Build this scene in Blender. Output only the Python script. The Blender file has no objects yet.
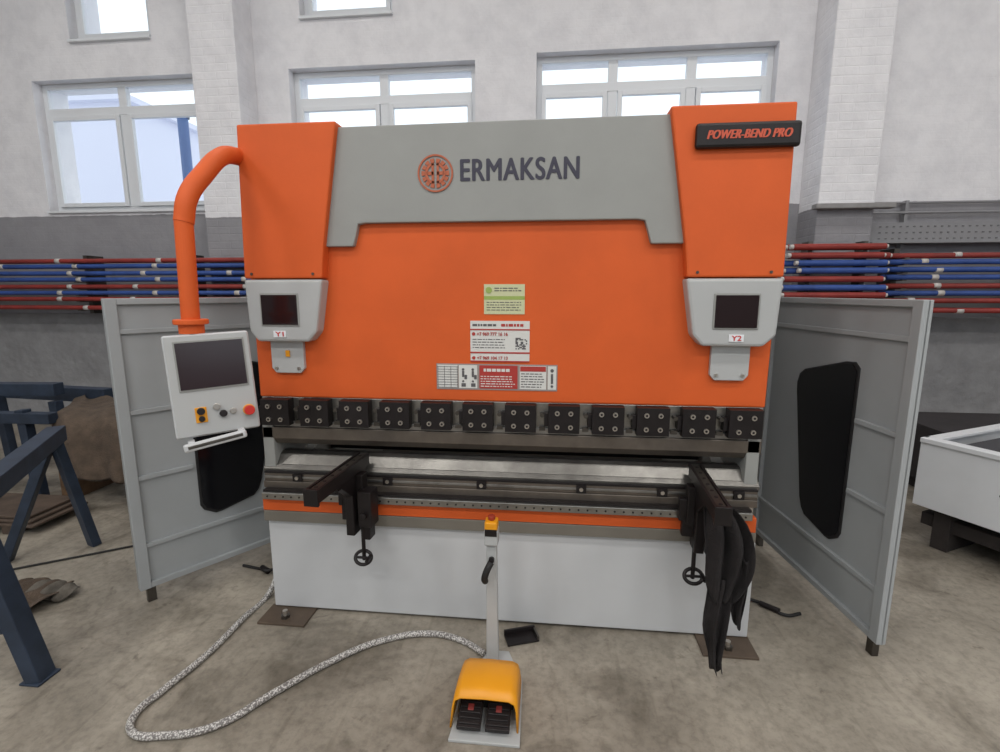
import bpy, bmesh, math, random
from mathutils import Vector, Matrix
random.seed(4)
S=bpy.context.scene
S.view_settings.view_transform='Standard'
COL=S.collection
def lin(c):
    return tuple(((v/255)/12.92 if v/255<=.04045 else (((v/255)+.055)/1.055)**2.4) for v in c)
def mat(name,rgb,rough=.5,metal=0,var=.0,scale=6,bump=0,bscale=40,spec=.5,rgb2=None,detail=6,emit=0,alpha=None):
    m=bpy.data.materials.new(name);m.use_nodes=True;nt=m.node_tree;b=nt.nodes['Principled BSDF']
    c=lin(rgb);b.inputs['Base Color'].default_value=(*c,1);b.inputs['Roughness'].default_value=rough;b.inputs['Metallic'].default_value=metal
    b.inputs['Specular IOR Level'].default_value=spec
    tc=nt.nodes.new('ShaderNodeTexCoord')
    if var>0 or rgb2:
        n=nt.nodes.new('ShaderNodeTexNoise');n.inputs['Scale'].default_value=scale;n.inputs['Detail'].default_value=detail;n.inputs['Roughness'].default_value=.6
        nt.links.new(tc.outputs['Object'],n.inputs['Vector'])
        r=nt.nodes.new('ShaderNodeValToRGB');r.color_ramp.elements[0].position=.35;r.color_ramp.elements[1].position=.65
        c2=lin(rgb2) if rgb2 else tuple(x*(1-var) for x in c)
        r.color_ramp.elements[0].color=(*c2,1);r.color_ramp.elements[1].color=(*c,1)
        nt.links.new(n.outputs['Fac'],r.inputs['Fac']);nt.links.new(r.outputs['Color'],b.inputs['Base Color'])
    if bump>0:
        n=nt.nodes.new('ShaderNodeTexNoise');n.inputs['Scale'].default_value=bscale;n.inputs['Detail'].default_value=5
        nt.links.new(tc.outputs['Object'],n.inputs['Vector'])
        bp=nt.nodes.new('ShaderNodeBump');bp.inputs['Strength'].default_value=bump;bp.inputs['Distance'].default_value=.02
        nt.links.new(n.outputs['Fac'],bp.inputs['Height']);nt.links.new(bp.outputs['Normal'],b.inputs['Normal'])
    if emit:
        b.inputs['Emission Color'].default_value=(*c,1);b.inputs['Emission Strength'].default_value=emit
    return m
ORANGE=mat('orange_paint',(218,96,42),.55,var=.12,scale=2.5,bump=.03,bscale=120,spec=.3)
GREY=mat('grey_paint',(152,153,150),.5,var=.08,scale=3,bump=.03,bscale=150,spec=.35)
LGREY=mat('light_grey_paint',(178,180,180),.45,var=.05,scale=3)
WHITE=mat('white_panel_paint',(196,198,200),.4,var=.07,scale=2)
BAND=mat('band_grey',(114,109,100),.5,var=.1)
STEEL=mat('machined_steel',(160,158,155),.36,.9,var=.35,scale=9,bump=.06)
DIE=mat('die_steel',(128,126,122),.34,.85,var=.45,scale=5,bump=.05)
DSTEEL=mat('dark_steel',(104,100,95),.38,.9,var=.35,scale=10)
PUNCH=mat('punch_steel',(124,116,108),.42,.8,var=.25,scale=9)
RAIL=mat('rail_steel',(155,153,148),.3,.9,var=.2,scale=20)
BLACK=mat('black_oxide',(32,27,28),.45,.3,var=.3,scale=10)
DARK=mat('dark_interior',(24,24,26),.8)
GLASSD=mat('smoked_window',(16,16,20),.14,spec=.5)
DISP=mat('scale_display_glass',(34,22,24),.12,spec=.5)
SCREEN=mat('display_screen',(46,34,38),.16,spec=.5)
BOLT=mat('bolt_zinc',(190,185,178),.3,.9)
GUARD=mat('guard_grey_paint',(164,168,170),.5,var=.07,scale=3)
YEL=mat('yellow_plastic',(232,156,25),.4,var=.05)
RED=mat('red_plastic',(195,40,32),.4)
RUBBER=mat('black_rubber',(28,27,28),.65,bump=.2,bscale=60)
CLOTH=mat('dark_cloth',(38,34,35),.95,var=.3,scale=20,bump=.5,bscale=200)
BROWN=mat('brown_cloth',(92,78,66),.95,var=.4,scale=12,bump=.5,bscale=90)
NAVY=mat('blue_steel_paint',(50,62,80),.5,.2,var=.35,scale=9)
PVC=mat('white_pvc',(225,228,232),.4)
REDP=mat('red_pipe_sleeve',(150,52,46),.6,var=.3)
BLUEP=mat('blue_pipe_sleeve',(52,84,156),.6,var=.3)
TIE=mat('pipe_clip',(195,190,186),.5)
def fin(name,bm,m,parent=None,bevel=0,smooth=False,seg=2):
    me=bpy.data.meshes.new(name);bmesh.ops.recalc_face_normals(bm,faces=bm.faces);bm.to_mesh(me);bm.free()
    o=bpy.data.objects.new(name,me);COL.objects.link(o)
    for mm in (m if isinstance(m,list) else [m]): me.materials.append(mm)
    if smooth:
        for f in me.polygons:f.use_smooth=True
    if bevel:
        b=o.modifiers.new('b','BEVEL');b.width=bevel;b.segments=seg;b.limit_method='ANGLE'
    par(o,parent);return o
def par(o,parent):
    if parent is not None:
        o.parent=parent;o.matrix_parent_inverse=Matrix.Translation(-Vector(parent['org']))@Matrix.Identity(4)
def grp(name,org=(0,0,0)):
    e=bpy.data.objects.new(name,None);e.empty_display_size=.1;COL.objects.link(e);e.location=org;e['org']=org;return e
def addbox(bm,x0,x1,y0,y1,z0,z1,mi=0,M=None):
    vs=[bm.verts.new((x,y,z)) for x in(x0,x1) for y in(y0,y1) for z in(z0,z1)]
    if M is not None:
        for v in vs:v.co=M@v.co
    for q in((0,1,3,2),(4,6,7,5),(0,4,5,1),(2,3,7,6),(0,2,6,4),(1,5,7,3)):
        f=bm.faces.new([vs[i] for i in q]);f.material_index=mi
def box(name,x0,x1,y0,y1,z0,z1,m,p=None,bevel=.004,M=None):
    bm=bmesh.new();addbox(bm,x0,x1,y0,y1,z0,z1,0,M);return fin(name,bm,m,p,bevel)
def prism(name,pts,y0,y1,m,p=None,bevel=.004,M=None):
    bm=bmesh.new()
    a=[bm.verts.new((x,y0,z)) for x,z in pts];b=[bm.verts.new((x,y1,z)) for x,z in pts]
    if M is not None:
        for v in a+b:v.co=M@v.co
    bm.faces.new(a);bm.faces.new(b[::-1]);n=len(a)
    for i in range(n):bm.faces.new((a[i],b[i],b[(i+1)%n],a[(i+1)%n]))
    return fin(name,bm,m,p,bevel)
def extrx(name,pts,x0,x1,m,p=None,bevel=.002):
    bm=bmesh.new();A=[bm.verts.new((x0,y,z)) for y,z in pts];B=[bm.verts.new((x1,y,z)) for y,z in pts];n=len(A)
    bm.faces.new(A);bm.faces.new(B[::-1])
    for i in range(n):bm.faces.new((A[i],B[i],B[(i+1)%n],A[(i+1)%n]))
    return fin(name,bm,m,p,bevel)
def addcyl(bm,p0,p1,r,r2=None,seg=16,mi=0):
    p0=Vector(p0);p1=Vector(p1);d=p1-p0;r2=r if r2 is None else r2
    q=d.to_track_quat('Z','Y');A=[];B=[]
    for i in range(seg):
        t=2*math.pi*i/seg;v=Vector((math.cos(t),math.sin(t),0))
        A.append(bm.verts.new(p0+q@(v*r)));B.append(bm.verts.new(p1+q@(v*r2)))
    f=bm.faces.new(A[::-1]);f.material_index=mi;f=bm.faces.new(B);f.material_index=mi
    for i in range(seg):
        f=bm.faces.new((A[i],A[(i+1)%seg],B[(i+1)%seg],B[i]));f.material_index=mi
def cyl(name,p0,p1,r,m,p=None,r2=None,seg=24,bevel=0):
    bm=bmesh.new();addcyl(bm,p0,p1,r,r2,seg);return fin(name,bm,m,p,bevel)
def tube(name,pts,r,m,p=None,smooth=True,cyc=False,res=10):
    cu=bpy.data.curves.new(name,'CURVE');cu.dimensions='3D';cu.bevel_depth=r;cu.bevel_resolution=5;cu.resolution_u=res;cu.use_fill_caps=True
    if smooth:
        s=cu.splines.new('BEZIER');s.bezier_points.add(len(pts)-1)
        for b,q in zip(s.bezier_points,pts):b.co=q;b.handle_left_type=b.handle_right_type='AUTO'
    else:
        s=cu.splines.new('POLY');s.points.add(len(pts)-1)
        for b,q in zip(s.points,pts):b.co=(*q,1)
    s.use_cyclic_u=cyc
    o=bpy.data.objects.new(name,cu);COL.objects.link(o);cu.materials.append(m)
    par(o,p);return o
def text(name,s,x0,x1,z0,z1,y,m,p,bold=.0,shear=0,M=None,space=1.0):
    cu=bpy.data.curves.new(name,'FONT');cu.body=s;cu.offset=bold;cu.shear=shear;cu.extrude=.001
    cu.space_character=space
    o=bpy.data.objects.new(name+'_tmp',cu);COL.objects.link(o)
    dg=bpy.context.evaluated_depsgraph_get();me=bpy.data.meshes.new_from_object(o.evaluated_get(dg));bpy.data.objects.remove(o)
    xs=[v.co.x for v in me.vertices];ys=[v.co.y for v in me.vertices]
    ax,bx,ay,by=min(xs),max(xs),min(ys),max(ys)
    for v in me.vertices:
        c=Vector((x0+(v.co.x-ax)/(bx-ax)*(x1-x0),y-.001-v.co.z,z0+(v.co.y-ay)/(by-ay)*(z1-z0)))
        v.co=M@c if M is not None else c
    me.materials.clear();me.materials.append(m)
    o=bpy.data.objects.new(name,me);COL.objects.link(o);par(o,p);return o

# ================= ROOM =================
def floor_mat():
    m=bpy.data.materials.new('concrete_floor');m.use_nodes=True;nt=m.node_tree;b=nt.nodes['Principled BSDF'];L=nt.links.new
    tc=nt.nodes.new('ShaderNodeTexCoord')
    def noise(s,d,r,dist=0):
        n=nt.nodes.new('ShaderNodeTexNoise');n.inputs['Scale'].default_value=s;n.inputs['Detail'].default_value=d;n.inputs['Roughness'].default_value=r;n.inputs['Distortion'].default_value=dist
        L(tc.outputs['Object'],n.inputs['Vector']);return n
    def ramp(src,p0,c0,p1,c1):
        r=nt.nodes.new('ShaderNodeValToRGB');L(src,r.inputs['Fac']);e=r.color_ramp.elements
        e[0].position=p0;e[0].color=(*c0,1);e[1].position=p1;e[1].color=(*c1,1);return r.outputs['Color']
    def mul(a,b2,f):
        x=nt.nodes.new('ShaderNodeMixRGB');x.blend_type='MULTIPLY';x.inputs['Fac'].default_value=f;L(a,x.inputs['Color1']);L(b2,x.inputs['Color2']);return x.outputs['Color']
    W=(1,1,1)
    a=noise(1.6,9,.68,.4);g=noise(26,6,.7);s=noise(2.1,5,.6,.8);sp=noise(9,4,.75,.3)
    c=ramp(a.outputs['Fac'],.33,lin((120,113,102)),.66,lin((166,158,145)))
    c=mul(c,ramp(g.outputs['Fac'],.3,(.62,.62,.62),.55,W),.85)
    c=mul(c,ramp(s.outputs['Fac'],.36,(.48,.46,.43),.48,W),.65)
    c=mul(c,ramp(sp.outputs['Fac'],.30,(.55,.53,.5),.38,W),.7)
    # long drag scuffs
    mp=nt.nodes.new('ShaderNodeMapping');mp.inputs['Scale'].default_value=(14,1.2,1);mp.inputs['Rotation'].default_value=(0,0,.9);L(tc.outputs['Object'],mp.inputs['Vector'])
    sc=nt.nodes.new('ShaderNodeTexNoise');sc.inputs['Scale'].default_value=1.5;sc.inputs['Detail'].default_value=3;L(mp.outputs[0],sc.inputs['Vector'])
    c=mul(c,ramp(sc.outputs['Fac'],.32,(.7,.69,.67),.40,W),.5)
    v=nt.nodes.new('ShaderNodeTexVoronoi');v.feature='DISTANCE_TO_EDGE';v.inputs['Scale'].default_value=.55
    dn=noise(3,4,.6);mm=nt.nodes.new('ShaderNodeVectorMath');mm.operation='MULTIPLY_ADD';mm.inputs[1].default_value=(.35,.35,.35)
    L(dn.outputs['Color'],mm.inputs[0]);L(tc.outputs['Object'],mm.inputs[2]);L(mm.outputs[0],v.inputs['Vector'])
    c=mul(c,ramp(v.outputs['Distance'],0,(.6,.58,.56),.006,W),.4)
    L(c,b.inputs['Base Color']);b.inputs['Roughness'].default_value=.5
    bp=nt.nodes.new('ShaderNodeBump');bp.inputs['Strength'].default_value=.15;bp.inputs['Distance'].default_value=.01;L(g.outputs['Fac'],bp.inputs['Height']);L(bp.outputs['Normal'],b.inputs['Normal'])
    return m
def wall_mat(name,brick,edge):
    m=bpy.data.materials.new(name);m.use_nodes=True;nt=m.node_tree;b=nt.nodes['Principled BSDF'];L=nt.links.new
    tc=nt.nodes.new('ShaderNodeTexCoord');sp=nt.nodes.new('ShaderNodeSeparateXYZ');L(tc.outputs['Object'],sp.inputs[0])
    n=nt.nodes.new('ShaderNodeTexNoise');n.inputs['Scale'].default_value=4;n.inputs['Detail'].default_value=9;n.inputs['Roughness'].default_value=.65;L(tc.outputs['Object'],n.inputs['Vector'])
    ad=nt.nodes.new('ShaderNodeMath');ad.operation='MULTIPLY_ADD';ad.inputs[1].default_value=.04;L(n.outputs['Fac'],ad.inputs[0]);L(sp.outputs['Z'],ad.inputs[2])
    r=nt.nodes.new('ShaderNodeValToRGB');r.color_ramp.interpolation='CONSTANT'
    mr=nt.nodes.new('ShaderNodeMapRange');mr.inputs[1].default_value=0;mr.inputs[2].default_value=5;L(ad.outputs[0],mr.inputs[0]);L(mr.outputs[0],r.inputs['Fac'])
    e=r.color_ramp.elements;e[0].position=0;e[0].color=(*lin((148,147,151)),1);e[1].position=edge/5;e[1].color=(*lin((234,233,236)),1)
    mx=nt.nodes.new('ShaderNodeMixRGB');mx.blend_type='MULTIPLY';mx.inputs['Fac'].default_value=1
    r2=nt.nodes.new('ShaderNodeValToRGB');r2.color_ramp.elements[0].position=.3;r2.color_ramp.elements[0].color=(.87,.87,.88,1);r2.color_ramp.elements[1].position=.6;r2.color_ramp.elements[1].color=(1,1,1,1);L(n.outputs['Fac'],r2.inputs['Fac'])
    L(r.outputs['Color'],mx.inputs['Color1']);L(r2.outputs['Color'],mx.inputs['Color2']);L(mx.outputs['Color'],b.inputs['Base Color'])
    b.inputs['Roughness'].default_value=.8
    cb=nt.nodes.new('ShaderNodeCombineXYZ');s2=nt.nodes.new('ShaderNodeMath');s2.operation='ADD';L(sp.outputs['X'],s2.inputs[0]);L(sp.outputs['Y'],s2.inputs[1]);L(s2.outputs[0],cb.inputs[0]);L(sp.outputs['Z'],cb.inputs[1])
    bk=nt.nodes.new('ShaderNodeTexBrick');bk.inputs['Scale'].default_value=1;bk.inputs['Brick Width'].default_value=.26;bk.inputs['Row Height'].default_value=.08;bk.inputs['Mortar Size'].default_value=.008;bk.inputs['Mortar Smooth'].default_value=.8
    L(cb.outputs[0],bk.inputs['Vector'])
    h=nt.nodes.new('ShaderNodeMath');h.operation='MULTIPLY_ADD';h.inputs[1].default_value=-brick;L(bk.outputs['Fac'],h.inputs[0]);L(n.outputs['Fac'],h.inputs[2])
    bp=nt.nodes.new('ShaderNodeBump');bp.inputs['Strength'].default_value=.35;bp.inputs['Distance'].default_value=.035;L(h.outputs[0],bp.inputs['Height']);L(bp.outputs['Normal'],b.inputs['Normal'])
    return m
WALL=wall_mat('painted_plaster',.04,2.53);PILL=wall_mat('painted_brick_pillar',.18,2.44);FL=floor_mat()
ROUGH=mat('rough_render',(150,150,152),.95,var=.22,scale=4,bump=1,bscale=12)
box('floor',-11,9,-8,4.05,-.1,0,FL,None,0)
box('ceiling',-11.2,9.2,-8.2,4.05,6.5,6.6,mat('ceiling_paint',(215,215,215),.9),None,0)
wins=[(-5.95,-3.87,2.58,4.06),(-2.75,-.64,2.58,4.06),(.02,2.47,2.58,4.1),(-5.38,-4.36,4.47,5.6),(-2.58,-1.53,4.57,5.6)]
def wallgrid(name,x0,x1,y0,y1,z1,ws):
    xs=sorted({x0,x1}|{w[0] for w in ws}|{w[1] for w in ws});zs=sorted({0,z1}|{w[2] for w in ws}|{w[3] for w in ws})
    bm=bmesh.new()
    for i in range(len(xs)-1):
        for j in range(len(zs)-1):
            cx=(xs[i]+xs[i+1])/2;cz=(zs[j]+zs[j+1])/2
            if any(w[0]<cx<w[1] and w[2]<cz<w[3] for w in ws):continue
            addbox(bm,xs[i],xs[i+1],y0,y1,zs[j],zs[j+1])
    bmesh.ops.remove_doubles(bm,verts=bm.verts,dist=.0005)
    return fin(name,bm,WALL)
wallgrid('wall_back',-11,9,3.6,4.05,6.5,wins)
wallgrid('wall_front',-11,9,-8.2,-8,6.5,[(-9.5,-6,2.2,5.6),(-4.5,-1,2.2,5.6),(.5,4,2.2,5.6),(5,8.5,2.2,5.6)])
box('wall_left',-11.2,-11,-8.2,4.05,0,6.5,WALL,None,0)
box('wall_right',9,9.2,-8.2,4.05,0,6.5,WALL,None,0)
SKYG=mat('window_glass',(235,240,245),.05)
SKYG.node_tree.nodes['Principled BSDF'].inputs['Alpha'].default_value=.05
for k,(a,b_,c,d) in enumerate(wins):
    w=grp('window_%d'%(k+1),((a+b_)/2,3.8,c))
    bm=bmesh.new();y0,y1=3.72,3.79;t=.06
    addbox(bm,a,a+t,y0,y1,c,d);addbox(bm,b_-t,b_,y0,y1,c,d);addbox(bm,a+t,b_-t,y0,y1,c,c+t);addbox(bm,a+t,b_-t,y0,y1,d-t,d)
    n=3 if k==2 else (2 if k<2 else 1)
    tz=d-.32
    edges=[a+(b_-a)*i/n for i in range(n+1)]
    for i in range(1,n):addbox(bm,edges[i]-.05,edges[i]+.05,y0,y1,c+t,d-t)
    if k<3:
        addbox(bm,a+t,b_-t,y0-.005,y1,tz-.045,tz+.045)
    for i in range(n):
        lo,hi=edges[i]+.055,edges[i+1]-.055
        for (z0,z1) in ([(c+.06,tz-.045)] if k<3 else [(c+.06,d-.06)]):
            s=.05
            addbox(bm,lo,lo+s,y0-.02,y0+.03,z0,z1);addbox(bm,hi-s,hi,y0-.02,y0+.03,z0,z1);addbox(bm,lo+s,hi-s,y0-.02,y0+.03,z0,z0+s);addbox(bm,lo+s,hi-s,y0-.02,y0+.03,z1-s,z1)
    fin('frame',bm,PVC,w,.004)
    box('glass',a+t,b_-t,3.752,3.758,c+t,d-t,SKYG,w,0)
    box('sill',a,b_,3.56,3.72,c-.03,c,PVC,w,.004)
box('trim_1',-3.66,-3.14,3.25,3.6,0,6.5,PILL,None,.01)
box('trim_2',2.80,3.32,3.2,3.6,0,6.5,PILL,None,.01)
box('trim_3',-11,-1.6,3.48,3.6,0,1.34,ROUGH,None,.02)
box('trim_4',3.32,9,3.52,3.6,0,1.34,ROUGH,None,.02)
box('trim_5',2.74,3.46,3.1,3.2,2.39,2.44,mat('ledge_plaster',(150,148,148),.9,var=.2),None,.01)
pr=grp('pipe_storage_rack',(0,3.3,1.4))
bm=bmesh.new()
rows=[(1.95,0),(1.89,2),(1.81,1),(1.74,1),(1.66,0),(1.59,1),(1.52,0),(1.42,0)]
for z,c in rows:
    for yy in (3.2,3.12):
        cc=0 if c==2 and yy==3.2 else (1 if c==2 else c)
        dz=random.uniform(-.008,.008)
        addcyl(bm,(-10.9,yy-.0,z+dz),(2.4,yy,z-dz),.025,seg=10,mi=cc)
        addcyl(bm,(3.46,yy,z+dz),(8.8,yy,z-dz),.025,seg=10,mi=cc)
    for x in [-9.5,-7.9,-6.4,-5.4,-4.4,-3.2,3.9,5.3,6.7]:
        x+=random.uniform(-.25,.25);addcyl(bm,(x,3.12,z),(x+.06,3.12,z),.0272,seg=10,mi=2)
fin('pipes',bm,[REDP,BLUEP,TIE],pr,0,True)
bm=bmesh.new()
for x in (-9,-7,-5.2,-3.9,-2.9,3.6,4.9,6.4):
    addbox(bm,x-.025,x+.025,3.24,3.46,1.35,2.02)
    for z,c in rows:addbox(bm,x-.02,x+.02,3.08,3.26,z-.034,z-.025)
fin('brackets',bm,DSTEEL,pr)
ps=grp('pipe_bundle',(3,2.95,1.6));bm=bmesh.new()
for i,(z,c) in enumerate([(2.02,0),(1.94,0),(1.87,1),(1.80,1),(1.72,0),(1.64,1),(1.57,0),(1.50,0)]):
    for yy in (3.0,2.93):
        a=2.5+random.uniform(-.08,.08);e=3.34+random.uniform(-.05,.05)
        addcyl(bm,(a,yy,z),(e,yy,z),.028,seg=12,mi=c);addcyl(bm,(a-.03,yy,z),(a,yy,z),.022,seg=12,mi=2);addcyl(bm,(e,yy,z),(e+.02,yy,z),.018,seg=12,mi=2)
for x in(2.7,3.2):
    addbox(bm,x-.02,x+.02,2.88,3.19,1.45,1.47,3);addbox(bm,x-.02,x+.02,3.05,3.19,1.45,2.08,3)
fin('tubes',bm,[REDP,BLUEP,TIE,DSTEEL],ps,0,False)
ct=grp('cable_tray',(5,3.4,2.1));bm=bmesh.new()
addbox(bm,3.46,8.8,3.5,3.51,2.10,2.30);addbox(bm,3.46,8.8,3.42,3.51,2.09,2.10)
for i in range(75):
    for zz in(2.14,2.20,2.26):addbox(bm,3.56+i*.065,3.58+i*.065,3.496,3.501,zz-.006,zz+.006,1)
for z,y in((2.40,3.52),(2.5,3.54)):addcyl(bm,(3.36,y,z),(8.8,y,z),.012,seg=10,mi=0)
for x in (3.8,5,6.2,7.4):addbox(bm,x,x+.03,3.52,3.59,2.05,2.52)
fin('tray',bm,[mat('galvanised',(142,142,145),.7,.1),mat('tray_slot',(108,108,111),.8)],ct,0)
op=grp('outdoor_post',(-6.5,8,0));cyl('pole',(-7.35,8,-.1),(-7.35,8,5.1),.10,mat('post_blue',(70,100,150),.6),op);cyl('cap',(-7.35,8,5.1),(-7.35,8,5.16),.13,NAVY,op)
OB=mat('pale_facade',(215,217,232),.9)
ob=grp('outdoor_building',(-11,11,0))
box('block',-18,-11.2,11,14,-.1,6.6,OB,ob,0);box('roof',-18.2,-11.0,10.8,14,6.6,6.75,OB,ob,0)
box('ground_outside',-25,25,4.05,30,-.3,-.1,mat('outdoor_snow',(225,228,235),.9),None,0)

# ================= PRESS BRAKE =================
P=grp('press_brake',(0,0,0))
for s in(-1,1):
    a,b_=sorted((s*1.05,s*1.12))
    extrx('c_frame',[(.12,.02),(1.5,.02),(1.5,2.1),(.12,2.1),(.12,1.05),(.42,1.0),(.42,.78),(.12,.72)],a,b_,GREY,P,.004)
box('rear_cover',-1.05,1.05,1.4,1.45,.05,2.1,GREY,P)
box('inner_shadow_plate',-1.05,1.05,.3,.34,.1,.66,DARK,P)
box('backgauge_beam',-1.04,1.04,.5,.58,.70,.90,DARK,P)
box('front_table_panel',-1.15,1.165,0,.1,.015,.488,WHITE,P,.006)
box('grey_band',-1.155,1.15,-.025,.12,.49,.545,BAND,P,.003)
box('orange_band',-1.155,1.15,-.025,.12,.547,.615,ORANGE,P,.003)
box('front_rail',-1.14,1.12,-.055,.02,.615,.65,RAIL,P,.003)
bm=bmesh.new()
for i in range(56):
    x=-1.11+i*.04;addcyl(bm,(x,-.0575,.632),(x,-.053,.632),.0045,seg=8)
fin('rail_holes',bm,BLACK,P)
box('rail_carrier',-1.14,1.12,-.04,.0,.65,.658,BLACK,P,.001)
box('bed',-1.155,1.155,-.005,.3,.655,.69,PUNCH,P,.003)
box('die_holder',-1.15,1.155,.0,.14,.69,.73,PUNCH,P,.003)
box('die_holder_lip',-1.15,1.155,-.006,.01,.705,.716,STEEL,P,.001)
extrx('die_block',[(.012,.73),(.012,.748),(.03,.765),(.034,.762),(.072,.806),(.095,.816),(.105,.806),(.115,.816),(.145,.812),(.16,.73)],-1.16,1.165,DIE,P,.002)
box('die_clamp_strip',-1.15,1.155,-.002,.03,.728,.738,BLACK,P,.001)
bm=bmesh.new()
for x in(-1.0,-.55,-.1,.36,.72,1.05):
    addbox(bm,x,x+.045,-.012,.01,.695,.73);addcyl(bm,(x+.022,-.018,.712),(x+.022,-.012,.712),.009,seg=10,mi=1)
fin('die_clamps',bm,[BLACK,BOLT],P)
prism('ram_panel',[(-1.165,1.10),(1.17,1.10),(1.175,1.70),(1.175,2.3),(-1.15,2.3),(-1.165,1.70)],.04,.12,ORANGE,P,.008)
prism('ram_grey_fascia',[(-.72,2.30),(.72,2.305),(.80,1.80),(.645,1.80),(.63,1.85),(.615,1.895),(.58,1.90),(-.59,1.90),(-.625,1.895),(-.635,1.85),(-.65,1.80),(-.81,1.80)],.012,.045,GREY,P,.005)
box('top_housing',-.7,.7,.06,.5,1.9,2.285,GREY,P)
for s in(-1,1):
    def sx(l):return [(s*x,z) for x,z in l]
    n='left' if s<0 else 'right'
    o1,o2=(1.138,1.158) if s<0 else (1.165,1.172)
    tz=2.315 if s<0 else 2.325
    prism('cylinder_cover_'+n,sx([(.69,tz),(o1,tz),(o2,1.66),(.79,1.66),(.775,1.80)]),-.02,.45,ORANGE,P,.008)
    prism('scale_box_'+n,sx([(.785,1.655),(o2-.002,1.655),(o2-.012,1.42),(1.11,1.375),(.865,1.375),(.825,1.42)]),-.03,.1,LGREY,P,.012)
    prism('scale_box_recess_'+n,sx([(.90,1.595),(1.085,1.595),(1.085,1.445),(.90,1.445)]),-.034,-.02,GREY,P,.004)
    prism('scale_window_'+n,sx([(.908,1.587),(1.077,1.587),(1.077,1.453),(.908,1.453)]),-.038,-.03,DISP,P,.002)
    prism('scale_plate_'+n,sx([(.92,1.38),(1.08,1.38),(1.08,1.245),(1.06,1.222),(.94,1.222),(.92,1.245)]),.02,.045,LGREY,P,.003)
    cx=s*1.0
    for dx in(-.055,.055):cyl('plate_screw',(cx+dx,.012,1.245),(cx+dx,.02,1.245),.007,BOLT,P)
    cyl('cover_screw',(s*1.12,-.024,1.68),(s*1.12,-.018,1.68),.006,DSTEEL,P);cyl('cover_screw',(s*.83,-.024,1.68),(s*.83,-.018,1.68),.006,DSTEEL,P)
    box('axis_tag_'+n,cx-.03,cx+.03,-.034,-.029,1.395,1.425,PVC,P,.001)
    text('axis_label_'+n,'Y1' if s<0 else 'Y2',cx-.02,cx+.02,1.400,1.421,-.034,RED,P,.01)
    box('lower_side_block_'+n,*sorted((s*1.10,s*1.155)),.02,.35,.66,1.09,GREY,P)
box('yellow_sight',-1.005,-.985,.012,.02,1.30,1.33,YEL,P,.002)
box('punch_beam',-1.16,1.165,.045,.11,.965,1.10,RAIL,P,.003)
box('punch_rail',-1.16,1.165,.03,.09,.955,.985,STEEL,P,.003)
extrx('punch_blade',[(.02,.955),(.02,.90),(.045,.868),(.052,.868),(.075,.90),(.075,.955)],-1.155,1.16,PUNCH,P,.002)
bm=bmesh.new();bz=bmesh.new();bl=bmesh.new()
for i in range(12):
    x=-1.068+.195*i
    addbox(bm,x-.070,x+.070,-.01,.045,.972,1.098)
    addbox(bm,x-.088,x-.070,.005,.045,1.0,1.06)
    for dx in(-.03,.03):
        for z in(1.002,1.065):addcyl(bz,(x+dx,-.018,z),(x+dx,-.01,z),.011,seg=12);addcyl(bm,(x+dx,-.019,z),(x+dx,-.0175,z),.006,seg=6)
    if i<11:
        addcyl(bl,(x+.098,.005,1.05),(x+.098,.045,1.05),.01,seg=10);addbox(bl,x+.084,x+.112,.02,.045,.975,.992)
fin('punch_clamps',bm,BLACK,P,.003);fin('clamp_bolts',bz,BOLT,P);fin('clamp_pins',bl,DSTEEL,P)
LOGO=mat('logo_orange',(176,92,60),.5);TXT=mat('lettering_dark',(54,52,68),.5)
bm=bmesh.new();cx,cz=-.27,2.10
def ringsec(r0,r1,a0,a1,y0=.007,y1=.012,n=24):
    pts=[]
    for i in range(n+1):
        t=math.radians(a0+(a1-a0)*i/n);pts.append((math.cos(t),math.sin(t)))
    for i in range(n):
        q=[(cx+r0*pts[i][0],cz+r0*pts[i][1]),(cx+r1*pts[i][0],cz+r1*pts[i][1]),(cx+r1*pts[i+1][0],cz+r1*pts[i+1][1]),(cx+r0*pts[i+1][0],cz+r0*pts[i+1][1])]
        A=[bm.verts.new((x,y0,z)) for x,z in q];B=[bm.verts.new((x,y1,z)) for x,z in q]
        bm.faces.new(A);bm.faces.new(B)
        for k in range(4):bm.faces.new((A[k],B[k],B[(k+1)%4],A[(k+1)%4]))
ringsec(.070,.077,0,360,n=48)
for a0,a1 in((95,113),(120,138),(145,163),(170,190),(197,215),(222,240),(247,265),(-85,-67),(-60,-42),(-35,-17),(-10,10),(17,35),(42,60),(67,85)):ringsec(.044,.060,a0,a1,n=6)
ringsec(.034,.045,98,262,n=30);ringsec(.034,.045,-82,82,n=30)
for sg in(-1,1):
    addbox(bm,min(cx+sg*.006,cx+sg*.016),max(cx+sg*.006,cx+sg*.016),.007,.012,cz-.04,cz+.04)
    for zz in(0,):
        xa,xb=sorted((cx+sg*.008,cx+sg*.036));addbox(bm,xa,xb,.007,.012,cz+zz-.007,cz+zz+.007)
fin('logo_emblem',bm,LOGO,P)
for q,(dx,dz) in enumerate([(0,0),(.006,0),(.003,.0015),(.003,-.0015)]):
    text('maker_lettering_'+str(q),'ERMAKSAN',-.163+dx,.334+dx,2.066+dz,2.154+dz,.012-.0002*q,TXT,P,0,space=1.08)
box('badge_plate',.785,1.178,-.05,-.02,2.155,2.25,BLACK,P,.012)
BO=mat('badge_orange',(200,84,56),.5)
for q in range(3):text('badge_lettering_'+str(q),'POWER-BEND PRO',.825+.0022*q,1.138+.0022*q,2.188,2.22,-.05-.0002*q,BO,P,.0,.3,space=1.05)
def sticker(name,x0,x1,z0,z1,m):return box(name,x0,x1,.037,.0405,z0,z1,m,P,0)
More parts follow.
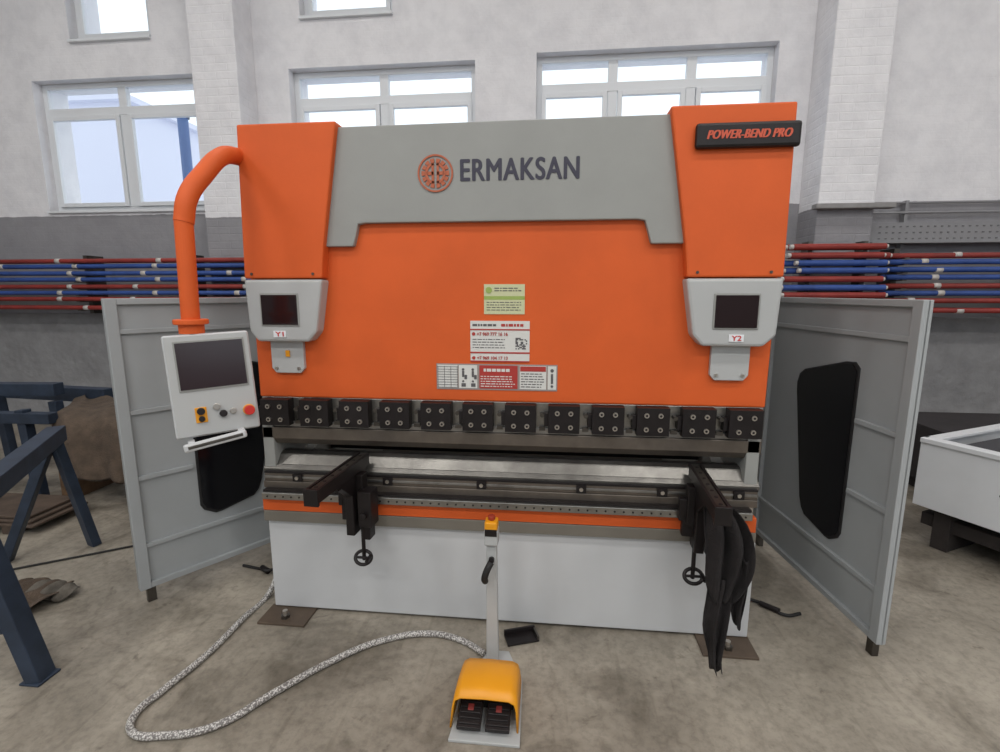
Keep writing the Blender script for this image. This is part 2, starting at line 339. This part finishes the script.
SW=mat('sticker_white',(212,212,208),.5);SG=mat('sticker_green',(150,170,90),.5);SR=mat('sticker_red',(170,54,48),.5);SK=mat('sticker_print',(90,88,90),.5);SC=mat('sticker_cream',(198,200,160),.5)
sticker('certificate_label',-.067,.115,1.502,1.634,SC)
def lines(name,x0,x1,z0,z1,n,m,w=.5,yy=.036):
    bm=bmesh.new()
    for i in range(n):
        z=z1-(i+.5)*(z1-z0)/n;h=(z1-z0)/n*w/2;r=x1-random.uniform(0,.15)*(x1-x0)
        x=x0
        while x<r:
            l=random.uniform(.006,.022);addbox(bm,x,min(x+l,r),yy,yy+.0015,z-h,z+h);x+=l+.004
    return fin(name,bm,m,P)
lines('certificate_print',-.055,.105,1.515,1.56,4,SK,.3);lines('certificate_header',-.02,.10,1.6,1.622,2,SK,.4)
cyl('certificate_seal',(-.045,.037,1.608),(-.045,.035,1.608),.014,SG,P)
box('certificate_strip',-.067,.115,.0365,.038,1.566,1.582,SG,P,0)
sticker('service_label',-.13,.138,1.286,1.472,SW)
text('service_phone_b','+7 969 104 17 13',-.10,.04,1.297,1.312,.0365,SR,P,.02);lines('service_print_b',-.12,.04,1.345,1.395,4,SK,.3)
box('service_divider',-.13,.138,.0355,.038,1.325,1.332,SR,P,0)
for z in(1.43,1.286):box('service_red_bar',-.13,.138,.0355,.038,z,z+.006,SR,P,0)
text('service_phone','+7 969 777 16 16',-.10,.04,1.405,1.421,.0365,SR,P,.02)
for zz in(1.413,1.304):cyl('service_icon',(-.115,.037,zz),(-.115,.0355,zz),.008,SR,P)
lines('service_heading',-.12,.0,1.443,1.463,1,SK,.5);lines('service_heading_b',.01,.125,1.443,1.463,1,SR,.6)
bm=bmesh.new()
for i in range(9):
    for j in range(9):
        if random.random()<.55:addbox(bm,.075+i*.0058,.0808+i*.0058,.0355,.037,1.345+j*.0058,1.3508+j*.0058)
fin('qr_code',bm,SK,P)
sticker('warning_label_strip',-.29,.265,1.156,1.276,mat('sticker_grey',(150,140,135),.5))
for i,(a,b_,m) in enumerate([(-.285,-.19,SW),(-.185,-.10,SW),(-.09,.085,SR),(.095,.215,SW),(.222,.26,SW)]):
    box('warning_cell',a,b_,.0355,.0385,1.163,1.27,m,P,0)
bm=bmesh.new()
for k,xx in enumerate((-.165,-.12)):
    addcyl(bm,(xx,.034,1.25),(xx,.036,1.25),.006);addbox(bm,xx-.005,xx+.005,.034,.036,1.215,1.243);addbox(bm,xx+.006,xx+.018,.034,.036,1.205,1.225)
    addcyl(bm,(xx,.034,1.195),(xx,.036,1.195),.005);addbox(bm,xx-.008,xx+.012,.034,.036,1.17,1.186)
fin('warning_pictograms',bm,SK,P)
lines('warning_print',-.084,.079,1.168,1.225,5,SW,.35,.0345);lines('warning_title',-.07,.07,1.235,1.262,1,SW,.5,.0345)
lines('warning_print',.101,.209,1.168,1.24,6,SK,.35,.0345)
box('warning_header',.097,.213,.0345,.0365,1.245,1.268,SR,P,0)
bm=bmesh.new();addcyl(bm,(.241,.034,1.25),(.241,.036,1.25),.008);addbox(bm,.236,.246,.034,.036,1.19,1.235);addcyl(bm,(.241,.034,1.178),(.241,.036,1.178),.006);fin('warning_icon',bm,SK,P)
bm=bmesh.new()
for i in range(4):addbox(bm,-.283+i*.03,-.2815+i*.03,.034,.036,1.165,1.265)
for i in range(9):addbox(bm,-.285,-.19,.034,.036,1.165+i*.012,1.1668+i*.012)
fin('warning_grid',bm,SK,P)
PLATE=mat('anchor_plate_rust',(104,90,78),.6,.4,var=.3)
for s in(-1,1):
    x0,x1=sorted((s*.93,s*1.17));box('anchor_plate',x0,x1,-.13,.02,.0,.012,PLATE,P,.002)
    cyl('anchor_bolt',(s*1.05,-.08,.012),(s*1.05,-.08,.05),.012,BOLT,P);cyl('anchor_nut',(s*1.05,-.08,.012),(s*1.05,-.08,.028),.022,DSTEEL,P,seg=6)
def arm(x,skew,label):
    M=Matrix.Translation((x,.02,0))@Matrix.Rotation(math.atan(skew),4,'Z')
    n='support_arm_'+label
    bm=bmesh.new()
    addbox(bm,-.027,.027,-.46,.0,.785,.832,0,M);addbox(bm,-.03,-.018,-.46,0,.832,.842,0,M);addbox(bm,.018,.03,-.46,0,.832,.842,0,M)
    addbox(bm,-.016,.016,-.46,0,.832,.838,1,M)
    addbox(bm,-.02,.02,-.30,-.02,.765,.785,0,M)
    addbox(bm,-.03,.03,-.475,-.46,.775,.845,0,M)
    for i in range(7):
        c=M@Vector((0,-.43+i*.065,.838));addcyl(bm,c,c+Vector((0,0,.003)),.008,seg=8,mi=0)
    fin(n,bm,[BLACK,DSTEEL],P,.002)
    bm=bmesh.new()
    addbox(bm,-.05,.05,-.13,-.075,.60,.78,0,M);addbox(bm,-.065,.065,-.12,-.085,.55,.66,0,M)
    addbox(bm,-.02,.02,-.17,-.08,.5,.72,0,M)
    A=[M@Vector(v) for v in((-.02,-.08,.62),(-.02,-.28,.775),(-.02,-.08,.775))];B=[v+Vector((.04,0,0)) for v in A]
    A=[bm.verts.new(v) for v in A];B=[bm.verts.new(v) for v in B];bm.faces.new(A);bm.faces.new(B)
    for i in range(3):bm.faces.new((A[i],B[i],B[(i+1)%3],A[(i+1)%3]))
    addbox(bm,.035,.10,-.16,-.08,.54,.71,0,M);addbox(bm,-.08,-.045,-.12,-.08,.62,.72,0,M);addbox(bm,.04,.08,-.14,-.08,.47,.56,0,M)
    c=M@Vector((.065,-.15,.60));addcyl(bm,c,c+Vector((0,-.03,0)),.015,seg=12)
    fin(n+'_bracket',bm,BLACK,P,.004)
    hx,hy=(M@Vector((.0,-.14,0))).xy
    if label=='left':hx+=.045
    else:hx-=.012
    hz=.385
    cyl(n+'_spindle',(hx,hy,.37),(hx,hy,.56),.009,BLACK,P)
    tube(n+'_handwheel',[(hx+.038*math.cos(t*math.pi/6),hy-.01+.016*math.sin(t*math.pi/6),hz+.026*math.sin(t*math.pi/6)) for t in range(12)],.008,BLACK,P,cyc=True)
    cyl(n+'_wheel_spoke',(hx-.038,hy-.01,hz),(hx+.038,hy-.01,hz),.006,BLACK,P)
    cyl(n+'_wheel_knob',(hx+.035,hy-.01,hz+.01),(hx+.035,hy-.06,hz+.01),.009,BLACK,P)
arm(-.65,-.07,'left');arm(.885,-.06,'right')
tube('pendant_arm',[(-1.15,.10,2.19),(-1.15,-.02,2.185),(-1.13,-.15,2.15),(-1.125,-.27,2.06),(-1.145,-.355,1.95),(-1.158,-.37,1.86)],.036,ORANGE,P)
cyl('pendant_column',(-1.158,-.37,1.87),(-1.17,-.37,1.49),.033,ORANGE,P)
cyl('pendant_flange',(-1.17,-.37,1.475),(-1.17,-.37,1.495),.062,ORANGE,P,bevel=.004);cyl('pendant_swivel',(-1.17,-.37,1.44),(-1.17,-.37,1.476),.045,ORANGE,P)
cyl('pendant_arm_flange',(-1.14,.05,2.19),(-1.155,.05,2.188),.055,ORANGE,P)
r=Vector((.219,.18,0)).normalized();up=Vector((-.12,.03,.99));up.normalize();nrm=r.cross(up).normalized();up=nrm.cross(r).normalized()
rt=math.radians(2);r,up=(r*math.cos(rt)+up*math.sin(rt)),(up*math.cos(rt)-r*math.sin(rt))
cen=Vector((-1.087,-.39,1.243))
M=Matrix(((r.x,-nrm.x,up.x,cen.x),(r.y,-nrm.y,up.y,cen.y),(r.z,-nrm.z,up.z,cen.z),(0,0,0,1)))
hw=.148;hh=.20
prism('control_housing',[(-hw,-hh),(hw,-hh),(hw,hh),(-hw,hh)],-.0,.07,WHITE,P,.01,M)
prism('control_face',[(-hw+.006,-hh+.006),(hw-.006,-hh+.006),(hw-.006,hh-.006),(-hw+.006,hh-.006)],-.005,.0,LGREY,P,.002,M)
prism('control_screen_bezel',[(-.116,-.02),(.126,-.02),(.126,.175),(-.116,.175)],-.009,-.004,GREY,P,.002,M)
prism('control_screen',[(-.110,-.012),(.12,-.012),(.12,.168),(-.110,.168)],-.012,-.008,SCREEN,P,.001,M)
def btn(n,x,z,rad,h,m):
    a=M@Vector((x,-.005,z));b2=M@Vector((x,-.005-h,z));cyl(n,a,b2,rad,m,P,bevel=.002)
prism('button_plate',[(-.075,-.145),(-.035,-.145),(-.035,-.085),(-.075,-.085)],-.009,-.004,YEL,P,.002,M)
btn('start_button',-.055,-.10,.014,.018,BLACK);btn('mode_button',-.055,-.13,.011,.016,BLACK)
btn('key_switch',.0,-.09,.013,.012,BOLT);btn('selector_button',.02,-.12,.014,.014,BLACK);btn('power_button',.055,-.115,.012,.01,BOLT)
btn('estop_base',.112,-.12,.022,.012,YEL);btn('estop_stem',.112,-.12,.012,.025,RED);btn('emergency_stop',.112,-.12,.019,.035,RED)
Mh=M@Matrix.Translation((0,0,-.218))@Matrix.Rotation(-math.radians(6),4,'Y')
prism('control_handle',[(-.13,-.016),(.09,-.016),(.09,.016),(-.13,.016)],-.05,-.03,WHITE,P,.008,Mh)
prism('control_handle_gap',[(-.115,-.006),(.075,-.006),(.075,.006),(-.115,.006)],-.052,-.049,DSTEEL,P,.002,Mh)
for x in(-.1,.075):prism('handle_mount',[(x-.012,-.01),(x+.012,-.01),(x+.012,.02),(x-.012,.02)],-.04,.02,WHITE,P,.003,Mh)

# ================= GUARDS =================
def guard(ox,oy,ix,iy,flip,name):
    L=math.hypot(ix-ox,iy-oy);d=Vector((ix-ox,iy-oy,0)).normalized()
    n=Vector((-d.y,d.x,0))*flip
    G=grp(name,(ox,oy,0))
    M=Matrix(((d.x,-n.x,0,ox),(d.y,-n.y,0,oy),(0,0,1,0),(0,0,0,1)))
    z0,z1=.08,1.57
    win=[(.33,.45),(.345,.42),(.40,.385),(.43,.385),(.60,.42),(.63,.45),(.65,.50),(.76,1.05),(.765,1.10),(.75,1.15),(.71,1.18),(.42,1.26),(.36,1.265),(.33,1.24)]
    prism('sheet',[(0,z0),(L,z0),(L,z1),(0,z1)],.01,.016,GUARD,G,0,M)
    bm=bmesh.new()
    addbox(bm,0,.05,-.012,.03,z0,z1,0,M);addbox(bm,L-.04,L,-.012,.03,z0,z1,0,M)
    addbox(bm,.05,L-.04,-.01,.03,z0,z0+.03,0,M);addbox(bm,.05,L-.04,-.01,.03,z1-.03,z1,0,M)
    fin('frame',bm,GUARD,G,.003)
    bm=bmesh.new()
    for z,a,b2 in((1.40,.05,L-.04),(1.0,.05,.30),(.66,.05,.30),(.30,.05,L-.04)):addbox(bm,a,b2,-.006,.012,z,z+.022,0,M)
    fin('ribs',bm,GUARD,G,.002)
    c=(.54,.83);big=[(c[0]+(x-c[0])*1.06,c[1]+(z-c[1])*1.03) for x,z in win]
    prism('window_gasket',big,.002,.012,RUBBER,G,.003,M);prism('window_pane',win,-.001,.002,GLASSD,G,0,M)
    for s in(.05,L-.06):
        prism('foot',[(s-.02,.0),(s+.02,.0),(s+.02,z0),(s-.02,z0)],.0,.03,DSTEEL,G,.002,M)
    bm=bmesh.new()
    for z in(.4,1.2):
        q=M@Vector((L,.01,z));addcyl(bm,q-Vector((0,0,.05)),q+Vector((0,0,.05)),.014)
    fin('hinges',bm,DSTEEL,G)
    return G
guard(-1.85,-.05,-1.24,.84,-1,'machine_guard_panel')
guard(1.68,-.08,1.56,1.0,1,'machine_guard_panel')
# ================= FOOT PEDAL =================
F=grp('foot_pedal_control',(0,-.4,0))
prism('base_plate',[(-.11,-.67),(.15,-.67),(.14,-.36),(.07,-.20),(-.02,-.20),(-.085,-.36)],0,.012,LGREY,F,.003,Matrix(((1,0,0,0),(0,0,1,0),(0,1,0,0),(0,0,0,1))))
prism('post',[(-.022,.01),(.03,.01),(.022,.60),(-.02,.60)],-.275,-.235,LGREY,F,.004)
box('switch_box',-.028,.030,-.29,-.23,.56,.628,LGREY,F,.006);box('switch_box_top',-.026,.028,-.29,-.232,.628,.665,YEL,F,.006)
cyl('emergency_stop',(.001,-.26,.665),(.001,-.26,.685),.015,mat('estop_dark_red',(150,50,30),.5),F,bevel=.004)
box('switch_box_face',-.024,.026,-.293,-.289,.605,.635,BLACK,F,.001)
tube('grip',[(-.022,-.30,.41),(-.022,-.318,.43),(-.012,-.325,.47),(.004,-.31,.50)],.014,RUBBER,F);tube('grip_arm',[(.002,-.27,.495),(.004,-.30,.502)],.012,BLACK,F)
def hood(name,x0,x1,prof,m,th=.006):
    bm=bmesh.new();rows=[]
    xsn=[x0,x0+.008,x0+.03,(x0+x1)/2,x1-.03,x1-.008,x1]
    dz=[-.04,-.012,0,.003,0,-.012,-.04]
    for k,(y,z) in enumerate(prof):
        f=1+.05*k/len(prof);mx=(x0+x1)/2
        rows.append([bm.verts.new((mx+(x-mx)*f,y,max(.012,z+d))) for x,d in zip(xsn,dz)])
    for i in range(len(rows)-1):
        for j in range(len(xsn)-1):bm.faces.new((rows[i][j],rows[i][j+1],rows[i+1][j+1],rows[i+1][j]))
    for j in(0,-1):
        bot=[bm.verts.new((rows[i][j].co.x+(-.006 if j==0 else .006),rows[i][j].co.y-(.02 if i==len(rows)-1 else 0),.0115)) for i in range(len(rows))]
        for i in range(len(rows)-1):bm.faces.new((rows[i][j],rows[i+1][j],bot[i+1],bot[i]))
    o=fin(name,bm,m,F,0,True);s=o.modifiers.new('s','SOLIDIFY');s.thickness=th;return o
hood('pedal_hood',-.103,.130,[(-.36,.05),(-.362,.085),(-.38,.11),(-.43,.128),(-.50,.138),(-.55,.135),(-.60,.122)],YEL)
box('pedal_body',-.085,.115,-.52,-.38,.012,.06,BLACK,F,.004)
DRED=mat('pedal_mark',(120,40,36),.6)
for x in(-.083,.022):
    bm=bmesh.new();Mp=Matrix.Translation((x,-.645,.03))@Matrix.Rotation(math.radians(14),4,'X')
    addbox(bm,0,.088,0,.14,0,.018,0,Mp)
    for i in range(6):addbox(bm,.006,.082,.012+i*.02,.022+i*.02,.018,.022,0,Mp)
    addbox(bm,.033,.055,.06,.085,.018,.024,1,Mp)
    fin('pedal',bm,[BLACK,DRED],F,.002)
hm=bpy.data.materials.new('braided_hose');hm.use_nodes=True;nt=hm.node_tree;b=nt.nodes['Principled BSDF'];b.inputs['Roughness'].default_value=.5
tc=nt.nodes.new('ShaderNodeTexCoord');vo=nt.nodes.new('ShaderNodeTexVoronoi');vo.inputs['Scale'].default_value=150
rr=nt.nodes.new('ShaderNodeValToRGB');rr.color_ramp.elements[0].position=.25;rr.color_ramp.elements[0].color=(*lin((212,210,206)),1);rr.color_ramp.elements[1].position=.65;rr.color_ramp.elements[1].color=(*lin((112,108,106)),1)
nt.links.new(tc.outputs['Object'],vo.inputs['Vector']);nt.links.new(vo.outputs['Distance'],rr.inputs['Fac']);nt.links.new(rr.outputs['Color'],b.inputs['Base Color'])
H=grp('braided_cable_hose',(-.7,-.4,0))
tube('hose',[(-1.20,.16,.25),(-1.215,.14,.10),(-1.235,.08,.02),(-1.25,-.10,.016),(-1.26,-.37,.016),(-1.30,-.58,.016),(-1.315,-.69,.016),(-1.26,-.765,.016),(-1.13,-.765,.016),(-.98,-.71,.016),(-.84,-.53,.016),(-.697,-.353,.016),(-.52,-.20,.016),(-.308,-.128,.016),(-.15,-.16,.016),(-.035,-.235,.018)],.0135,hm,H,res=20)
T=grp('small_floor_tray',(.13,-.08,0))
Mt=Matrix.Translation((.12,-.10,0))@Matrix.Rotation(.35,4,'Z')
box('tray_plate',-.075,.075,-.04,.04,.002,.012,BLACK,T,.003,Mt);box('tray_lip',-.075,.075,.03,.04,.012,.035,BLACK,T,.002,Mt);box('tray_side',.065,.075,-.04,.03,.012,.03,DSTEEL,T,.002,Mt)
def drape(name,m,parent,rows,folds,seed,th=.006,depth=.02):
    random.seed(seed);bm=bmesh.new();R=[];n=22
    for k,(x0,x1,y,z) in enumerate(rows):
        row=[]
        for j in range(n+1):
            t=j/n;row.append(bm.verts.new((x0+(x1-x0)*t+.006*math.sin(k*2.1+j*.5),y+depth*math.sin(t*folds*6.28+k*.35)+.008*math.sin(k*1.7+j*.9),z+.014*math.sin(j*.8+seed))))
        R.append(row)
    for a in range(len(R)-1):
        for j in range(n):bm.faces.new((R[a][j],R[a][j+1],R[a+1][j+1],R[a+1][j]))
    o=fin(name,bm,m,parent,0,True);s=o.modifiers.new('s','SOLIDIFY');s.thickness=th;u=o.modifiers.new('u','SUBSURF');u.levels=u.render_levels=1;return o
W=grp('hanging_work_jacket',(.95,-.25,0))
drape('jacket_body',CLOTH,W,[(.86,.95,-.22,.765),(.85,1.0,-.245,.72),(.86,1.03,-.262,.66),(.865,1.055,-.27,.58),(.87,1.05,-.27,.50),(.885,1.03,-.265,.43),(.895,.99,-.265,.37)],2.5,2,depth=.028)
drape('jacket_sleeve',CLOTH,W,[(.89,.985,-.262,.46),(.88,.975,-.275,.36),(.875,.955,-.28,.26),(.895,.96,-.28,.18),(.905,.94,-.28,.11),(.92,.95,-.28,.05)],1.5,5,depth=.022)
drape('jacket_cuff',CLOTH,W,[(.99,1.05,-.255,.56),(1.0,1.055,-.26,.44),(.985,1.035,-.26,.34),(1.0,1.03,-.26,.25)],1.2,8,depth=.02)
# ================= LEFT CLUTTER =================
def beam(bm,a,b,w,h,mi=0):
    a=Vector(a);b=Vector(b);d=b-a;q=d.to_track_quat('Y','Z');M=Matrix.Translation(a)@q.to_matrix().to_4x4()
    addbox(bm,-w/2,w/2,0,d.length,-h/2,h/2,mi,M)
TR=grp('steel_trestle',(-2.1,-.4,0));bm=bmesh.new()
beam(bm,(-2.03,-.62,.76),(-2.72,.42,.76),.09,.09)
beam(bm,(-2.03,-.58,.76),(-1.87,-.55,.0),.085,.06);beam(bm,(-2.06,-.60,.76),(-2.35,-.78,.0),.07,.05);beam(bm,(-1.93,-.56,.25),(-2.26,-.73,.25),.04,.04)
beam(bm,(-2.70,.38,.74),(-2.66,.50,.0),.07,.05);beam(bm,(-2.72,.38,.74),(-3.0,.25,.0),.07,.05)
addbox(bm,-1.92,-1.83,-.6,-.5,0,.01)
fin('trestle_frame',bm,NAVY,TR,.004)
T2=grp('steel_workpiece_stand',(-3.8,1.5,0));bm=bmesh.new()
beam(bm,(-5.0,1.3,.82),(-3.75,1.4,.82),.1,.1);beam(bm,(-5.0,1.8,.72),(-3.55,1.65,.72),.1,.12);beam(bm,(-5.0,1.05,.66),(-3.5,1.1,.66),.08,.08)
for x,y in((-3.8,1.4),(-3.75,1.1),(-3.7,1.68),(-4.7,1.1),(-4.7,1.7)):beam(bm,(x,y,.72),(x+.05,y,.0),.07,.07)
beam(bm,(-4.6,1.1,.25),(-3.8,1.1,.25),.05,.05)
fin('stand_frame',bm,NAVY,T2,.004)
drape('stand_cover',BROWN,T2,[(-3.85,-3.3,1.6,.72),(-3.78,-3.1,1.5,.70),(-3.66,-2.9,1.35,.70),(-3.62,-2.80,1.2,.69),(-3.55,-2.72,1.08,.66),(-3.48,-2.70,1.04,.52),(-3.40,-2.68,1.01,.36),(-3.3,-2.66,.98,.22)],2.2,11,depth=.03)
bm=bmesh.new()
for i in range(3):addbox(bm,-3.6,-2.75,1.13+.15*i,1.25+.15*i,.60,.64)
for x in(-3.55,-2.9):addbox(bm,x,x+.1,1.12,1.6,.0,.60)
fin('wood_boards',bm,mat('aged_wood',(110,84,60),.9,var=.4,scale=14),T2,.003)
SH=grp('sheet_metal_stack',(-3.7,.6,0));bm=bmesh.new()
for i in range(3):addbox(bm,-4.6+.03*i,-3.15-.04*i,.55+.02*i,.95,.06+.02*i,.075+.02*i)
for x in(-4.2,-3.4):addbox(bm,x,x+.1,.56,.94,0,.06)
fin('sheets',bm,mat('rusty_steel',(96,82,72),.7,.3,var=.4,scale=8),SH,.002)
DB=grp('scrap_cloth_pile',(-2.3,0,0))
drape('rag_a',BROWN,DB,[(-2.68,-2.34,-.22,.015),(-2.66,-2.32,-.16,.04),(-2.70,-2.30,-.10,.05),(-2.66,-2.28,-.04,.035),(-2.64,-2.32,.02,.05),(-2.62,-2.34,.07,.02)],2.5,3,depth=.012)
drape('rag_b',mat('grey_cloth',(104,98,90),.95,var=.4,scale=15,bump=.4),DB,[(-2.52,-2.28,-.09,.02),(-2.5,-2.24,-.05,.06),(-2.49,-2.26,.0,.065),(-2.47,-2.28,.04,.03)],2,6,depth=.01)
FC=grp('floor_cable',(0,0,0))
tube('cable_left',[(-3.3,-.1,.008),(-2.9,.15,.008),(-2.6,.35,.008),(-2.3,.55,.008),(-1.9,.75,.008)],.006,RUBBER,FC)
tube('cable_left_b',[(-1.55,.35,.01),(-1.42,.32,.012),(-1.36,.28,.03),(-1.3,.35,.012),(-1.22,.3,.01)],.008,RUBBER,FC)
tube('cable_right',[(1.2,.35,.01),(1.35,.28,.012),(1.42,.2,.01),(1.50,.22,.01)],.008,RUBBER,FC)
cyl('cable_plug',(1.33,.28,.015),(1.40,.22,.015),.014,BLACK,FC);cyl('cable_plug_b',(-1.42,.33,.015),(-1.36,.29,.02),.016,BLACK,FC)
# ================= RIGHT WORKPIECE =================
WB=grp('sheet_metal_cabinet',(2.56,1.1,0))
d1=Vector((.47,-.883,0)).normalized();d2=Vector((.883,.47,0)).normalized()
M=Matrix(((d1.x,d2.x,0,2.56),(d1.y,d2.y,0,1.1),(0,0,1,0),(0,0,0,1)))
WW=mat('white_powder_coat',(215,217,220),.4,var=.04)
bm=bmesh.new();Lb,Wb=1.25,.9
addbox(bm,0,Lb,0,.02,.26,.70,0,M);addbox(bm,0,Lb,Wb-.02,Wb,.26,.70,0,M);addbox(bm,0,.02,.02,Wb-.02,.26,.70,0,M);addbox(bm,Lb-.02,Lb,.02,Wb-.02,.26,.70,0,M)
addbox(bm,.02,Lb-.02,.02,Wb-.02,.26,.28,0,M)
addbox(bm,0,Lb,.02,.07,.68,.70,0,M);addbox(bm,.02,.07,.07,Wb-.02,.68,.70,0,M);addbox(bm,0,Lb,-.012,0,.67,.70,0,M)
addbox(bm,.12,Lb-.08,.12,Wb-.1,.60,.66,1,M)
fin('cabinet_shell',bm,[WW,mat('cabinet_interior',(60,60,64),.8)],WB,.004)
bm=bmesh.new()
for a in(.1,.62,1.1):
    addbox(bm,a,a+.09,.05,Wb-.05,.0,.26,0,M)
addbox(bm,.02,Lb-.05,.08,.16,.12,.2,0,M);addbox(bm,.02,Lb-.05,.7,.78,.12,.2,0,M)
fin('timber_supports',bm,mat('dark_timber',(52,46,44),.9,var=.3,scale=12),WB,.003)
cyl('cabinet_hole',M@Vector((.42,-.002,.47)),M@Vector((.42,.001,.47)),.009,DARK,WB)
CR=grp('dark_storage_crate',(3.6,2,0))
bm=bmesh.new();addbox(bm,3.2,4.4,1.8,2.5,.1,.55)
for i in range(5):addbox(bm,3.18,4.42,1.775,1.8,.12+i*.085,.18+i*.085)
for x in(3.25,3.75,4.3):addbox(bm,x,x+.08,1.8,2.5,0,.1)
fin('crate',bm,mat('crate_dark',(48,44,46),.9,var=.3),CR,.004)

# ================= LIGHT =================
w=bpy.data.worlds.new('World');S.world=w;w.use_nodes=True;bg=w.node_tree.nodes['Background'];bg.inputs[0].default_value=(.84,.93,1,1);bg.inputs[1].default_value=1.45
LM=mat('lamp_diffuser',(255,250,240),.5,emit=3)
def lamp(i,x,y,e,sx=1.4,sy=.5):
    g=grp('ceiling_lamp',(x,y,6));box('housing',x-sx/2,x+sx/2,y-sy/2,y+sy/2,6.02,6.1,LGREY,g);box('diffuser',x-sx/2+.03,x+sx/2-.03,y-sy/2+.03,y+sy/2-.03,6.0,6.02,LM,g,0)
    cyl('hanger',(x,y,6.1),(x,y,6.5),.01,DSTEEL,g)
    l=bpy.data.lights.new('lamp_light','AREA');l.shape='RECTANGLE';l.size=sx;l.size_y=sy;l.energy=e;l.color=(1,.97,.93)
    o=bpy.data.objects.new('lamp_light',l);COL.objects.link(o);o.location=(x,y,5.98);par(o,g)
k=0
for x in(-5,-1.5,2,5.5):
    for y,e in((-5.5,92),(-2.5,50),(1.2,26)):lamp(k,x,y,e);k+=1
cd=bpy.data.cameras.new('Camera');cd.sensor_width=36;cd.lens=18.0;cam=bpy.data.objects.new('Camera',cd);COL.objects.link(cam)
cam.location=(.24,-2.2,1.6);cam.rotation_euler=(math.radians(90-9.54),0,math.radians(6));S.camera=cam
